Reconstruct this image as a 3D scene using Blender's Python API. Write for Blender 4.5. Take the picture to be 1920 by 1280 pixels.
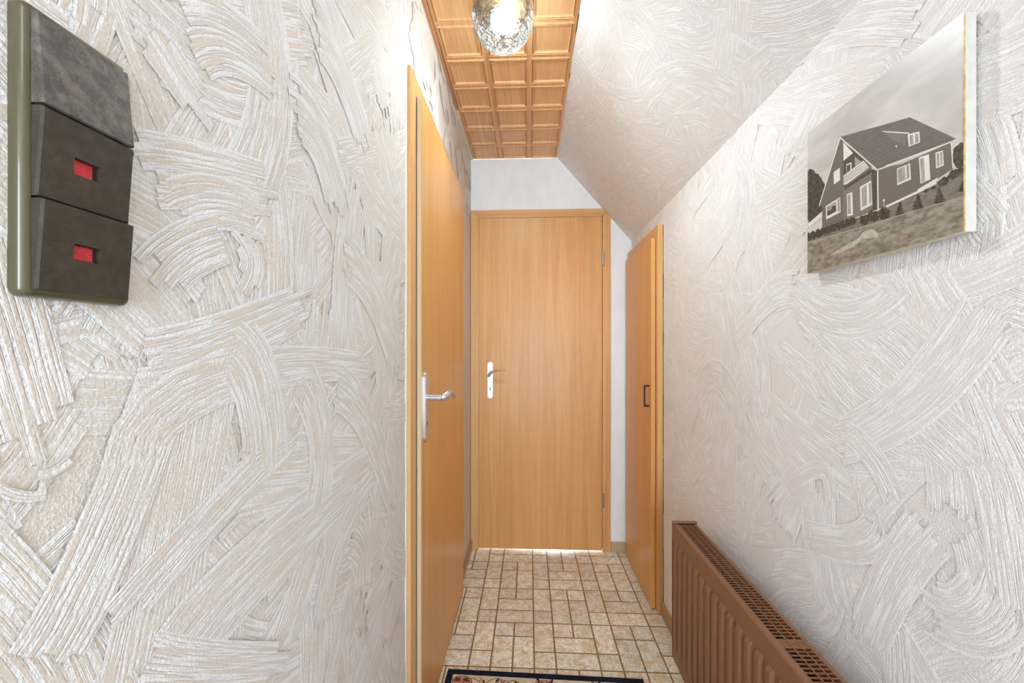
import bpy, bmesh, math, random
from mathutils import Vector, Matrix

for o in list(bpy.data.objects):
    bpy.data.objects.remove(o)
scene = bpy.context.scene
col = scene.collection
PI = math.pi

# ------------------------------------------------------------------ camera, world, light, exposure
F_PX, VX, VY, CAM_Z = 752.0, 992.0, 654.0, 1.21       # focal length and vanishing point in a 1920 x 1280 frame
YAW = math.atan((VX - 960) / F_PX)
cd = bpy.data.cameras.new('camera')
cd.sensor_width = 36.0
cd.lens = 36.0 * F_PX / 1920.0
cd.shift_y = (VY - 640) / 1920.0
cd.clip_start = 0.01
cam = bpy.data.objects.new('camera', cd)
cam.location = (0, 0, CAM_Z)
cam.rotation_euler = (PI / 2, 0, YAW)
col.objects.link(cam)
scene.camera = cam

world = bpy.data.worlds.new('daylight_sky')
scene.world = world
world.use_nodes = True
bg = world.node_tree.nodes['Background']
bg.inputs['Color'].default_value = (0.80, 0.90, 1.0, 1)
bg.inputs['Strength'].default_value = 1.0

def area_light(name, loc, rot, sx, sy, power, color):
    l = bpy.data.lights.new(name, 'AREA')
    l.shape = 'RECTANGLE'
    l.size, l.size_y = sx, sy
    l.energy = power
    l.color = color
    o = bpy.data.objects.new(name, l)
    o.location = loc
    o.rotation_euler = rot
    col.objects.link(o)
    return o

# daylight from behind the camera, through an added, unseen window to light the corridor
area_light('added_window_light', (0.10, -1.78, 1.15), (PI / 2, 0, 0), 0.80, 1.70, 28, (0.68, 0.84, 1.0))
# added area light over an invented, unseen roof window, evening out the corridor
area_light('added_roof_window_light', (0.62, -0.68, 2.36), (0, math.radians(49), 0), 0.60, 0.80, 2.5, (0.76, 0.87, 1.0))
# daylight in the bright room behind the end door (seen as the strip under the door)
area_light('next_room_daylight', (0.20, 2.95, 0.30), (-PI / 2, 0, 0), 0.20, 0.5, 10, (0.80, 0.90, 1.0))
# the bulb in the glass ceiling lamp
LAMP = Vector((-0.0855, 1.31, 2.287))
pl = bpy.data.lights.new('lamp_bulb_light', 'POINT')
pl.energy = 16
pl.color = (0.84, 0.94, 1.0)
pl.shadow_soft_size = 0.035
po = bpy.data.objects.new('lamp_bulb_light', pl)
po.location = LAMP + Vector((0, 0, 0.004))
col.objects.link(po)
# the same bulb throws most of its light downwards
spl = bpy.data.lights.new('lamp_bulb_downlight', 'SPOT')
spl.energy = 74
spl.color = (0.84, 0.94, 1.0)
spl.shadow_soft_size = 0.035
spl.spot_size = math.radians(165)
spl.spot_blend = 0.9
spo = bpy.data.objects.new('lamp_bulb_downlight', spl)
spo.location = LAMP + Vector((0, 0, 0.002))
col.objects.link(spo)

scene.view_settings.view_transform = 'Standard'
scene.view_settings.look = 'None'
scene.view_settings.gamma = 1
scene.view_settings.use_curve_mapping = False
scene.view_settings.exposure = 1.64
scene.cycles.max_bounces = 10
scene.cycles.diffuse_bounces = 5
scene.cycles.transparent_max_bounces = 24

# ------------------------------------------------------------------ room dimensions (metres, camera above the origin)
XL, XR, YB, ZC = -0.354, 0.612, 2.425, 2.36
Y0 = -1.60                        # end of the corridor behind the camera
ZK = 1.853                        # height of the knee wall on the right
XC = 0.172                        # where the flat ceiling meets the slope

# ------------------------------------------------------------------ pixel -> plane helpers (for measured prints and strokes)
_c, _s = math.cos(YAW), math.sin(YAW)
def ray(x, y):
    a = (x - 960) / F_PX
    return Vector((-_s + a * _c, _c + a * _s, (VY - y) / F_PX))
def hit(x, y, n, d):
    """point of the plane n.p = d"""
    r = ray(x, y); o = Vector((0, 0, CAM_Z)); n = Vector(n)
    return o + r * ((d - n.dot(o)) / n.dot(r))

# ------------------------------------------------------------------ object helpers
def setp(o, label=None, cat=None, group=None, kind=None):
    if label: o['label'] = label
    if cat: o['category'] = cat
    if group: o['group'] = group
    if kind: o['kind'] = kind
    return o

def wloc(o):
    v = Vector((0, 0, 0))
    while o:
        v += o.location
        o = o.parent
    return v

def thing(name, loc, label=None, cat=None, group=None, kind=None):
    o = bpy.data.objects.new(name, None)
    o.empty_display_size = 0.05
    col.objects.link(o)
    o.location = loc
    return setp(o, label, cat, group, kind)

def obj(name, bm, mats, parent=None, smooth=False, angle=35, recalc=True):
    """bm in world coordinates"""
    if recalc: bmesh.ops.recalc_face_normals(bm, faces=bm.faces[:])
    me = bpy.data.meshes.new(name)
    o = bpy.data.objects.new(name, me)
    off = wloc(parent) if parent else Vector((0, 0, 0))
    if off.length: bmesh.ops.translate(bm, verts=bm.verts, vec=-off)
    if smooth:
        for f in bm.faces: f.smooth = True
        for e in bm.edges:
            if len(e.link_faces) == 2 and e.calc_face_angle(0) > math.radians(angle):
                e.smooth = False
    bm.to_mesh(me); bm.free()
    for m in (mats if isinstance(mats, (list, tuple)) else [mats]): me.materials.append(m)
    col.objects.link(o)
    if parent: o.parent = parent
    return o

def box(bm, lo, hi, bev=0.0, seg=1, mi=0):
    r = bmesh.ops.create_cube(bm, size=1)
    vs = r['verts']
    lo, hi = Vector(lo), Vector(hi)
    for v in vs:
        v.co = Vector([lo[i] + (v.co[i] + 0.5) * (hi[i] - lo[i]) for i in range(3)])
    fs = {f for v in vs for f in v.link_faces}
    if bev:
        es = list({e for v in vs for e in v.link_edges})
        r = bmesh.ops.bevel(bm, geom=es, offset=bev, segments=seg, affect='EDGES', profile=0.5)
        fs = set(r['faces']) | {f for f in fs if f.is_valid}
    for f in fs: f.material_index = mi
    return fs

def prism(bm, pts, axis, a, b, bev=0.0):
    """extrude the polygon pts (2-D in the two other axes) along axis from a to b"""
    def P(p, t):
        q = list(p); q.insert(axis, t); return Vector(q)
    va = [bm.verts.new(P(p, a)) for p in pts]
    vb = [bm.verts.new(P(p, b)) for p in pts]
    n = len(pts)
    fs = [bm.faces.new(va[::-1]), bm.faces.new(vb)]
    for i in range(n):
        fs.append(bm.faces.new([va[i], va[(i + 1) % n], vb[(i + 1) % n], vb[i]]))
    if bev:
        es = list({e for f in fs for e in f.edges})
        bmesh.ops.bevel(bm, geom=es, offset=bev, segments=2, affect='EDGES', profile=0.5)

def lathe(bm, prof, center, n=32, axis='Z', rfun=None):
    """prof: list of (radius, height)"""
    rings = []
    for k, (r, h) in enumerate(prof):
        if r < 1e-6:
            rings.append([bm.verts.new(Vector(center) + Vector((0, 0, h)))])
        else:
            ring = []
            for i in range(n):
                a = 2 * PI * i / n
                rr = r * (rfun(a, k) if rfun else 1)
                ring.append(bm.verts.new(Vector(center) + Vector((rr * math.cos(a), rr * math.sin(a), h))))
            rings.append(ring)
    for A, B in zip(rings, rings[1:]):
        for i in range(n):
            j = (i + 1) % n
            if len(A) == 1 and len(B) == 1: continue
            if len(A) == 1: bm.faces.new([A[0], B[i], B[j]])
            elif len(B) == 1: bm.faces.new([A[i], A[j], B[0]])
            else: bm.faces.new([A[i], A[j], B[j], B[i]])

def sweep(bm, path, sizes, side, n=12):
    """elliptic tube along path; sizes (a along side, b across)"""
    path = [Vector(p) for p in path]
    rings = []
    for i, p in enumerate(path):
        t = (path[min(i + 1, len(path) - 1)] - path[max(i - 1, 0)]).normalized()
        u = Vector(side); u = (u - t * u.dot(t)).normalized()
        w = t.cross(u)
        a, b = sizes[i]
        rings.append([bm.verts.new(p + u * a * math.cos(2 * PI * k / n) + w * b * math.sin(2 * PI * k / n)) for k in range(n)])
    for A, B in zip(rings, rings[1:]):
        for k in range(n):
            bm.faces.new([A[k], A[(k + 1) % n], B[(k + 1) % n], B[k]])
    bm.faces.new(rings[0][::-1]); bm.faces.new(rings[-1])

def cyl(bm, a, b, r, n=16, r2=None):
    a, b = Vector(a), Vector(b)
    t = (b - a).normalized()
    u = t.orthogonal()
    sweep(bm, [a, b], [(r, r), (r2 or r, r2 or r)], u, n)

# ------------------------------------------------------------------ materials
def S(r, g, b):
    """sRGB 0-255 -> linear"""
    f = lambda c: c / 12.92 if c <= 0.04045 else ((c + 0.055) / 1.055) ** 2.4
    return (f(r / 255), f(g / 255), f(b / 255), 1)

class N:
    """tiny node-graph helper"""
    def __init__(s, name):
        s.m = bpy.data.materials.new(name); s.m.use_nodes = True
        s.t = s.m.node_tree; s.nodes = s.t.nodes
        s.b = s.nodes['Principled BSDF']; s.out = s.nodes['Material Output']
    def n(s, kind, **kw):
        x = s.nodes.new(kind)
        for k, v in kw.items(): setattr(x, k, v)
        return x
    def l(s, a, b): s.t.links.new(a, b)
    def put(s, sock, v):
        if isinstance(v, bpy.types.NodeSocket): s.l(v, sock)
        else: sock.default_value = v
    def math(s, op, a, b=0.0, clamp=False):
        x = s.n('ShaderNodeMath', operation=op, use_clamp=clamp)
        s.put(x.inputs[0], a); s.put(x.inputs[1], b); return x.outputs[0]
    def mapr(s, v, a, b, c=0.0, d=1.0, smooth=True):
        x = s.n('ShaderNodeMapRange', interpolation_type='SMOOTHSTEP' if smooth else 'LINEAR')
        for i, q in enumerate((v, a, b, c, d)): s.put(x.inputs[i], q)
        return x.outputs[0]
    def mix(s, f, a, b, blend='MIX'):
        x = s.n('ShaderNodeMix', data_type='RGBA', blend_type=blend)
        s.put(x.inputs[0], f); s.put(x.inputs[6], a); s.put(x.inputs[7], b); return x.outputs[2]
    def mapping(s, v, scale=(1, 1, 1), loc=(0, 0, 0), rot=(0, 0, 0)):
        x = s.n('ShaderNodeMapping'); s.l(v, x.inputs[0])
        x.inputs['Scale'].default_value = scale; s.put(x.inputs['Location'], loc); x.inputs['Rotation'].default_value = rot
        return x.outputs[0]
    def noise(s, v, scale=1.0, detail=2.0, rough=0.5, dist=0.0, dims='3D'):
        x = s.n('ShaderNodeTexNoise', noise_dimensions=dims)
        s.l(v, x.inputs['Vector']); x.inputs['Scale'].default_value = scale
        x.inputs['Detail'].default_value = detail; x.inputs['Roughness'].default_value = rough
        x.inputs['Distortion'].default_value = dist
        return x.outputs[0]
    def bump(s, h, dist, strength=1.0):
        x = s.n('ShaderNodeBump'); x.inputs['Strength'].default_value = strength
        x.inputs['Distance'].default_value = dist; s.l(h, x.inputs['Height']); s.l(x.outputs[0], s.b.inputs['Normal']); return x
    def obj(s): return s.n('ShaderNodeTexCoord').outputs['Object']
    def pos(s): return s.n('ShaderNodeNewGeometry').outputs['Position']
    def set(s, **kw):
        for k, v in kw.items(): s.put(s.b.inputs[k.replace('_', ' ')], v)

def plain(name, c, rough=0.5, metal=0.0, noise=0.06, nscale=60, coat=0.0, spec=0.5):
    g = N(name)
    v = g.noise(g.pos(), nscale, 3)
    dark = tuple(x * (1 - noise) for x in c[:3]) + (1,)
    lite = tuple(min(1, x * (1 + noise)) for x in c[:3]) + (1,)
    g.set(Base_Color=g.mix(g.mapr(v, 0.3, 0.7), dark, lite), Roughness=rough, Metallic=metal, Coat_Weight=coat, Specular_IOR_Level=spec)
    return g.m

def wood(name, light, dark, axis=2, rough=0.38, pores=0.35, scale=1.0, coat=0.15, figure=1.0):
    """veneer with the grain running along axis"""
    g = N(name)
    p = g.pos()
    sc = [26 * scale] * 3; sc[axis] = 0.9 * scale
    w = g.noise(g.mapping(p, tuple(sc)), 1.0, 5, 0.6, 1.2 * figure)
    sp = [420] * 3; sp[axis] = 14
    fine = g.noise(g.mapping(p, tuple(sp)), 1.0, 2, 0.6)
    sb = [3.2] * 3; sb[axis] = 0.5
    big = g.noise(g.mapping(p, tuple(sb)), 1.0, 2, 0.5)
    c = g.mix(g.mapr(w, 0.32, 0.70), dark, light)
    c = g.mix(g.mapr(big, 0.35, 0.7, 0.0, 0.35), c, tuple(x * 1.12 for x in light[:3]) + (1,))
    deep = tuple(x * 0.55 for x in dark[:3]) + (1,)
    c = g.mix(g.mapr(fine, 0.56, 0.74, 0.0, pores), c, deep)
    g.set(Base_Color=c, Roughness=rough, Coat_Weight=coat * 0.4, Coat_Roughness=0.22, Specular_IOR_Level=0.4)
    g.bump(fine, 0.0004, 0.25)
    return g.m

def plaster(name, lowc, highc, relief=0.0018, ridge_amt=1.0):
    """brushed plaster: the ridges follow the UV of every brush stroke of the mesh, stipple between them"""
    g = N(name)
    uv = g.n('ShaderNodeUVMap', uv_map='UVMap').outputs[0]
    at = g.n('ShaderNodeAttribute', attribute_name='stroke')
    sep = g.n('ShaderNodeSeparateColor'); g.l(at.outputs['Color'], sep.inputs[0])
    isst, rnd, across = sep.outputs[0], sep.outputs[1], sep.outputs[2]
    p = g.pos()
    r1 = g.noise(g.mapping(uv, (310, 10, 1)), 1.0, 2.0, 0.6, 0.0, '2D')
    ridge = g.mapr(r1, 0.42, 0.60)
    fade = g.mapr(g.noise(p, 13, 2), 0.30, 0.55, 0.45, 1.0)
    edge = g.mapr(g.math('ABSOLUTE', g.math('SUBTRACT', across, 0.5)), 0.44, 0.5)
    grain = g.noise(p, 330, 2, 0.55)
    grain2 = g.mapr(grain, 0.35, 0.68)
    amt = g.math('MULTIPLY', g.mapr(rnd, 0.0, 1.0, 0.60, 1.0, False), ridge_amt)
    beads = g.math('ADD', 0.62, g.math('MULTIPLY', grain2, 0.38))
    h_st = g.math('ADD', g.math('MULTIPLY', g.math('MULTIPLY', g.math('MULTIPLY', g.math('MAXIMUM', ridge, edge), beads), fade), amt), g.math('MULTIPLY', grain2, 0.26))
    h_ba = g.math('MULTIPLY', grain2, 0.42)
    mx = g.n('ShaderNodeMix', data_type='FLOAT')
    g.l(isst, mx.inputs[0]); g.l(h_ba, mx.inputs[2]); g.l(h_st, mx.inputs[3])
    h = mx.outputs[0]
    g.set(Base_Color=g.mix(g.mapr(h, 0.0, 0.75), lowc, highc), Roughness=0.75, Specular_IOR_Level=0.25)
    g.bump(h, relief)
    return g.m

WALL_LO, WALL_HI = S(205, 188, 170), S(236, 231, 226)
M = {}
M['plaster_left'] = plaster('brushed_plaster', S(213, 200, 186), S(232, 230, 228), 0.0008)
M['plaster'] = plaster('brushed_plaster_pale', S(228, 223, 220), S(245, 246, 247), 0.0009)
g = N('smooth_plaster'); pn = g.noise(g.mapping(g.pos(), (14, 14, 6), rot=(0.4, 0.5, 0.3)), 1.0, 4, 0.6)
g.set(Base_Color=g.mix(g.mapr(pn, 0.3, 0.7), S(238, 240, 242), S(245, 246, 248)), Roughness=0.7, Specular_IOR_Level=0.25); g.bump(pn, 0.002, 0.5)
M['smooth'] = g.m
M['oak'] = wood('honey_oak_veneer', S(220, 167, 106), S(207, 151, 92))
M['oak_left'] = wood('golden_beech_veneer', S(222, 168, 100), S(212, 155, 88), pores=0.2, figure=0.6)
M['oak_frame'] = wood('honey_oak_frame', S(222, 172, 112), S(206, 152, 94))
M['oak_frame_x'] = wood('honey_oak_frame_across', S(222, 172, 112), S(206, 152, 94), axis=0)
M['oak_frame_y'] = wood('honey_oak_frame_along', S(222, 172, 112), S(206, 152, 94), axis=1)
M['oak_edge'] = wood('pale_edge_veneer', S(206, 196, 172), S(192, 180, 152), rough=0.3, pores=0.15)
M['oak_panel'] = wood('ceiling_panel_print', S(232, 186, 136), S(214, 164, 114), axis=1, rough=0.36, pores=0.35, scale=2.2, coat=0.25)
M['brown_trim'] = wood('brown_trim_wood', S(206, 150, 104), S(180, 126, 84), axis=1)
M['cream_trim'] = plain('cream_trim_paint', S(226, 208, 176), 0.6)
M['skirting'] = wood('skirting_wood', S(190, 152, 104), S(160, 124, 82), axis=1)
M['skirting_x'] = wood('skirting_wood_across', S(196, 172, 142), S(176, 150, 120), axis=0)
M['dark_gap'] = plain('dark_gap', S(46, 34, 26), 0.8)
M['steel'] = plain('satin_steel', S(212, 212, 216), 0.28, 0.85, 0.03)
M['alu'] = plain('pale_anodised_aluminium', S(225, 230, 234), 0.34, 0.35, 0.03)
M['hinge'] = plain('nickel_hinge', S(190, 186, 178), 0.3, 0.9, 0.05)
M['black'] = plain('black_metal', S(38, 32, 32), 0.45)
M['rad'] = plain('brown_radiator_enamel', S(133, 92, 66), 0.42, 0, 0.05, 90)
M['rad_shade'] = plain('brown_radiator_inner_shade', S(64, 44, 30), 0.6, 0, 0.1)  # darker than the enamel: shade inside the radiator put into the colour
M['grout'] = plain('brown_floor_joint', S(138, 112, 80), 0.7, 0, 0.15)
M['switch_frame'] = plain('olive_bronze_switch_frame', S(88, 80, 58), 0.30, 0.25, 0.03)
M['switch_frame'].node_tree.nodes['Principled BSDF'].inputs['Coat Weight'].default_value = 0.5
M['red'] = plain('red_indicator', S(196, 40, 52), 0.35, 0, 0.12, 300)

def rocker_mat(name, c, worn):
    g = N(name)
    p = g.pos()
    a = g.noise(p, 90, 5, 0.65); b = g.noise(p, 700, 3, 0.6)
    k = g.mapr(g.math('ADD', g.math('MULTIPLY', a, 0.7), g.math('MULTIPLY', b, 0.3)), 0.38, 0.68, 0.0, worn)
    g.set(Base_Color=g.mix(k, c, S(136, 124, 114)), Roughness=0.55, Specular_IOR_Level=0.3)
    g.bump(b, 0.0002, 0.3)
    return g.m
M['rocker'] = rocker_mat('dark_bronze_rocker', S(58, 49, 37), 0.10)
M['rocker_worn'] = rocker_mat('worn_dark_rocker', S(74, 65, 58), 0.58)

def tile_mat():
    g = N('stone_look_tile')
    rnd = g.n('ShaderNodeObjectInfo').outputs['Random']
    p = g.pos()
    cmb = g.n('ShaderNodeCombineXYZ'); g.l(g.math('MULTIPLY', rnd, 37.0), cmb.inputs[0]); g.l(g.math('MULTIPLY', rnd, 11.0), cmb.inputs[1])
    add = g.n('ShaderNodeVectorMath', operation='ADD'); g.l(p, add.inputs[0]); g.l(cmb.outputs[0], add.inputs[1])
    v = add.outputs[0]
    big = g.noise(v, 26, 5, 0.65, 0.8)
    vein = g.noise(v, 55, 7, 0.75, 1.2)
    sp = g.noise(v, 260, 4, 0.7)
    c = g.mix(g.mapr(big, 0.36, 0.60), S(232, 212, 174), S(255, 254, 244))
    ridge = g.math('ABSOLUTE', g.math('SUBTRACT', vein, 0.5))
    c = g.mix(g.mapr(ridge, 0.0, 0.030, 0.8, 0.0), c, S(128, 96, 60))
    c = g.mix(g.mapr(sp, 0.54, 0.68, 0.0, 0.85), c, S(128, 94, 56))
    tint = g.mapr(rnd, 0, 1, 0.84, 1.04, False)
    cc = g.n('ShaderNodeCombineColor')
    for i in range(3): g.l(tint, cc.inputs[i])
    c = g.mix(1.0, c, cc.outputs[0], 'MULTIPLY')
    g.set(Base_Color=c, Roughness=g.mapr(sp, 0.3, 0.7, 0.32, 0.5), Specular_IOR_Level=0.5)
    g.bump(vein, 0.0012, 0.5)
    return g.m
M['tile'] = tile_mat()

# ------------------------------------------------------------------ brushed plaster strokes (geometry on the wall faces)
rng = random.Random(11)
class Wall:
    """collects a slab face and its brush strokes, builds one mesh with UV and a 'stroke' attribute"""
    def __init__(s, origin, u, v, n):
        s.o, s.u, s.v, s.n = Vector(origin), Vector(u), Vector(v), Vector(n)
        s.V, s.Fc, s.UV, s.A = [], [], [], []
        s.k = 0
    def P(s, a, b, h=0.0): return s.o + s.u * a + s.v * b + s.n * h
    def inv(s, p):
        d = p - s.o
        return d.dot(s.u), d.dot(s.v)
    def poly(s, pts3):
        i0 = len(s.V)
        for p in pts3: s.V.append(Vector(p)); s.UV.append((0, 0)); s.A.append((0, 0, 0.5))
        s.Fc.append(tuple(range(i0, i0 + len(pts3))))
    def slab(s, pts, t):
        """closed slab with inner outline pts (a, b) and thickness t behind the face"""
        s.poly([s.P(a, b) for a, b in pts])
        s.poly([s.P(a, b, -t) for a, b in pts[::-1]])
        n = len(pts)
        for i in range(n):
            a, b = pts[i], pts[(i + 1) % n]
            s.poly([s.P(*a), s.P(a[0], a[1], -t), s.P(b[0], b[1], -t), s.P(*b)])
    def stroke(s, line, w, amp=None):
        """line: function t in 0..1 -> (a, b) on the wall; w: width in metres"""
        h = 0.00012 + s.k * 0.0000035; s.k += 1
        seg = 10
        pts = [Vector(line(i / seg)) for i in range(seg + 1)]
        length = sum((pts[i + 1] - pts[i]).length for i in range(seg))
        for i in range(1, seg):                                   # no tighter than the brush allows
            u_, v_ = pts[i] - pts[i - 1], pts[i + 1] - pts[i]
            th_ = abs(u_.angle(v_, 0.0))
            if th_ > 1e-4: w = min(w, 1.5 * v_.length / th_)
        ns = max(4, int(w / 0.011))
        u0, v0 = rng.uniform(0, 50), rng.uniform(0, 50)
        r = rng.random() if amp is None else amp
        for j in range(ns):
            ta, tb = j / ns, (j + 1) / ns
            e0 = rng.uniform(0, 0.035) / length; e1 = 1 - rng.uniform(0, 0.035) / length
            e0 += 0.04 * (2 * (j + .5) / ns - 1) ** 2; e1 -= 0.04 * (2 * (j + .5) / ns - 1) ** 2
            i0 = len(s.V)
            for i in range(seg + 1):
                t = e0 + (e1 - e0) * i / seg
                p = Vector(line(t)); q = Vector(line(min(1, t + .02))) - Vector(line(max(0, t - .02)))
                q.normalize(); nn = Vector((-q.y, q.x))
                for tt in (ta, tb):
                    c = p + nn * w * (tt - 0.5)
                    s.V.append(s.P(c.x, c.y, h)); s.UV.append((u0 + w * tt, v0 + t * length)); s.A.append((1, r, tt))
            for i in range(seg):
                a = i0 + 2 * i
                s.Fc.append((a, a + 1, a + 3, a + 2))
    def arc(s, a, b, ang, length, bend, w, amp=None):
        d = Vector((math.cos(ang), math.sin(ang))); n = Vector((-d.y, d.x)); c = Vector((a, b))
        s.stroke(lambda t: c + d * (t - .5) * length + n * bend * (1 - (2 * t - 1) ** 2), w, amp)
    def scatter(s, n, rect, keep=None, wr=(0.05, 0.12), lr=(0.14, 0.46)):
        for _ in range(n):
            a, b = rng.uniform(rect[0], rect[1]), rng.uniform(rect[2], rect[3])
            if keep and not keep(a, b): continue
            L = rng.uniform(*lr)
            s.arc(a, b, rng.uniform(0, PI), L, rng.choice((0, 1, 1)) * rng.uniform(-0.22, 0.22) * L, rng.uniform(*wr))
    def pix(s, pts, w, amp=None):
        """stroke through three pixels of the measured photograph (a quadratic curve on the wall plane)"""
        q = [Vector(s.inv(hit(x, y, s.n, s.n.dot(s.o)))) for x, y in pts]
        c = q[1] * 2 - (q[0] + q[2]) * 0.5
        s.stroke(lambda t: q[0] * (1 - t) ** 2 + c * 2 * t * (1 - t) + q[2] * t * t, w, amp)
    def build(s, name, mat):
        me = bpy.data.meshes.new(name)
        me.from_pydata([tuple(v) for v in s.V], [], s.Fc)
        uvl = me.uv_layers.new(name='UVMap')
        flat = []
        for l in me.loops: flat += s.UV[l.vertex_index]
        uvl.data.foreach_set('uv', flat)
        at = me.attributes.new('stroke', 'FLOAT_COLOR', 'POINT')
        fl = []
        for a in s.A: fl += [a[0], a[1], a[2], 1]
        at.data.foreach_set('color', fl)
        me.materials.append(mat)
        o = bpy.data.objects.new(name, me); col.objects.link(o)
        o['kind'] = 'structure'
        return o

# left wall: a = Y, b = Z
wl = Wall((XL, 0, 0), (0, 1, 0), (0, 0, 1), (1, 0, 0))
wl.slab([(Y0, 0), (YB, 0), (YB, ZC), (Y0, ZC)], 0.10)
offdoor = lambda a, b: not (1.2 < a < 2.0 and b < 2.0)
wl.scatter(560, (-0.3, 1.2, 0.0, 2.4), offdoor)
wl.scatter(120, (-1.6, -0.3, 0.0, 2.4))
wl.scatter(40, (1.15, 2.42, 2.0, 2.36), None, (0.04, 0.09), (0.1, 0.25))
LEFT_STROKES = [
    ([(60, 1260), (200, 1000), (330, 640)], 0.06), ([(250, 690), (420, 640), (590, 560)], 0.07),
    ([(250, 880), (450, 700), (700, 690)], 0.06), ([(140, 860), (70, 900), (0, 870)], 0.05),
    ([(330, 1240), (520, 1020), (720, 850)], 0.10), ([(210, 1180), (400, 960), (560, 800)], 0.05),
    ([(420, 640), (480, 720), (500, 900)], 0.09), ([(560, 700), (600, 820), (590, 960)], 0.08),
    ([(600, 1180), (640, 1000), (700, 900)], 0.07), ([(240, 1240), (400, 1250), (540, 1240)], 0.05),
    ([(255, 320), (380, 330), (520, 360)], 0.07), ([(300, 420), (400, 380), (500, 420)], 0.06),
    ([(330, 80), (420, 70), (520, 150)], 0.08), ([(250, 20), (330, 140), (400, 240)], 0.05),
    ([(430, 420), (470, 490), (440, 560)], 0.09), ([(540, 200), (600, 270), (640, 420)], 0.10),
    ([(580, 40), (640, 140), (690, 300)], 0.10), ([(640, 480), (700, 560), (745, 700)], 0.10),
    ([(620, 720), (690, 800), (740, 960)], 0.09), ([(280, 540), (350, 470), (440, 440)], 0.06),
]
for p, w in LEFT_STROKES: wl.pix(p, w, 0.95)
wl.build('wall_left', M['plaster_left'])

# right knee wall: a = -Y, b = Z
wr = Wall((XR, 0, 0), (0, -1, 0), (0, 0, 1), (-1, 0, 0))
wr.slab([(-YB, 0), (-Y0, 0), (-Y0, ZK), (-YB, ZK)], 0.10)
wr.scatter(470, (-2.42, -0.2, 0.0, 1.86), lambda a, b: not (-2.3 < a < -1.9 and b < 1.7))
wr.scatter(110, (-0.2, 1.6, 0.0, 1.86))
RIGHT_STROKES = [
    ([(1500, 580), (1660, 720), (1840, 880)], 0.08), ([(1560, 830), (1700, 760), (1860, 560)], 0.09),
    ([(1720, 1120), (1820, 1160), (1880, 1080)], 0.09), ([(1440, 960), (1530, 880), (1560, 960)], 0.08),
    ([(1500, 1000), (1600, 1020), (1650, 980)], 0.07), ([(1570, 800), (1640, 860), (1690, 970)], 0.05),
    ([(1480, 540), (1580, 600), (1700, 540)], 0.08), ([(1620, 1220), (1680, 1080), (1760, 980)], 0.08),
    ([(1380, 640), (1440, 560), (1500, 540)], 0.08), ([(1300, 780), (1340, 700), (1400, 820)], 0.10),
    ([(1850, 860), (1880, 960), (1910, 1180)], 0.06), ([(1440, 140), (1560, 60), (1740, 40)], 0.07),
]
for p, w in RIGHT_STROKES: wr.pix(p, w, 0.9)
wr.build('wall_right', M['plaster'])

# sloped ceiling: a = along -Y... face looks down and left
sv = Vector((XR - XC, 0, ZK - ZC)); SL = sv.length; sv.normalize()
sn = Vector((sv.z, 0, -sv.x)); sn = sn if sn.z < 0 else -sn
ws = Wall((XC, 0, ZC), (0, 1, 0), sv, sn)
RW = (-1.02, -0.36, 0.06, 0.56)                    # opening of the added roof window (along, down the slope)
for a0, a1, b0, b1 in ((Y0, RW[0], 0, SL), (RW[1], YB, 0, SL), (RW[0], RW[1], 0, RW[2]), (RW[0], RW[1], RW[3], SL)):
    ws.slab([(a0, b0), (a0, b1), (a1, b1), (a1, b0)], 0.10)
ws.scatter(290, (0.3, 2.42, 0.0, SL))
ws.scatter(70, (-1.6, 0.3, 0.0, SL), lambda a, b: not -1.3 < a < -0.08)
SLOPE_STROKES = [
    ([(1200, 220), (1260, 140), (1390, 180)], 0.08), ([(1110, 150), (1180, 180), (1240, 150)], 0.06),
    ([(1270, 60), (1310, 75), (1350, 60)], 0.07), ([(1420, 70), (1500, 60), (1600, 15)], 0.09),
    ([(1160, 10), (1210, 40), (1250, 130)], 0.07), ([(1270, 225), (1310, 225), (1345, 250)], 0.05),
    ([(1370, 30), (1360, 90), (1350, 140)], 0.07), ([(1280, 0), (1300, 20), (1330, 50)], 0.08),
    ([(1400, 170), (1430, 120), (1450, 100)], 0.06), ([(1070, 120), (1120, 200), (1170, 240)], 0.08),
]
for p, w in SLOPE_STROKES: ws.pix(p, w, 0.9)
ws.build('ceiling_slope', M['plaster'])

# end wall with the door opening
bm = bmesh.new()
OX0, OX1, OZ = -0.31, 0.44, 2.005
prism(bm, [(XL, OZ), (OX1, OZ), (OX1, 0), (XR, 0), (XR, ZK), (XC, ZC), (XL, ZC)], 1, YB, YB + 0.10)
box(bm, (XL, YB, 0), (OX0, YB + 0.10, OZ))
setp(obj('wall_back', bm, M['smooth']), kind='structure')

# end wall behind the camera, with an added tall window
WX0, WX1, WZ0, WZ1 = -0.24, 0.40, 0.30, 1.95
bm = bmesh.new()
prism(bm, [(XL, 0), (XR, 0), (XR, WZ0), (XL, WZ0)], 1, Y0 - 0.10, Y0)
prism(bm, [(XL, WZ0), (WX0, WZ0), (WX0, WZ1), (XL, WZ1)], 1, Y0 - 0.10, Y0)
prism(bm, [(WX1, WZ0), (XR, WZ0), (XR, ZK), (WX1, ZC - (WX1 - XC) * (ZC - ZK) / (XR - XC))], 1, Y0 - 0.10, Y0)
prism(bm, [(XL, WZ1), (WX1, WZ1), (WX1, ZC - (WX1 - XC) * (ZC - ZK) / (XR - XC)), (XC, ZC), (XL, ZC)], 1, Y0 - 0.10, Y0)
setp(obj('wall_rear', bm, M['smooth']), kind='structure')
g = N('window_glass')
tr = g.n('ShaderNodeBsdfTransparent'); gl = g.n('ShaderNodeBsdfGlossy'); gl.inputs['Roughness'].default_value = 0.02
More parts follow.
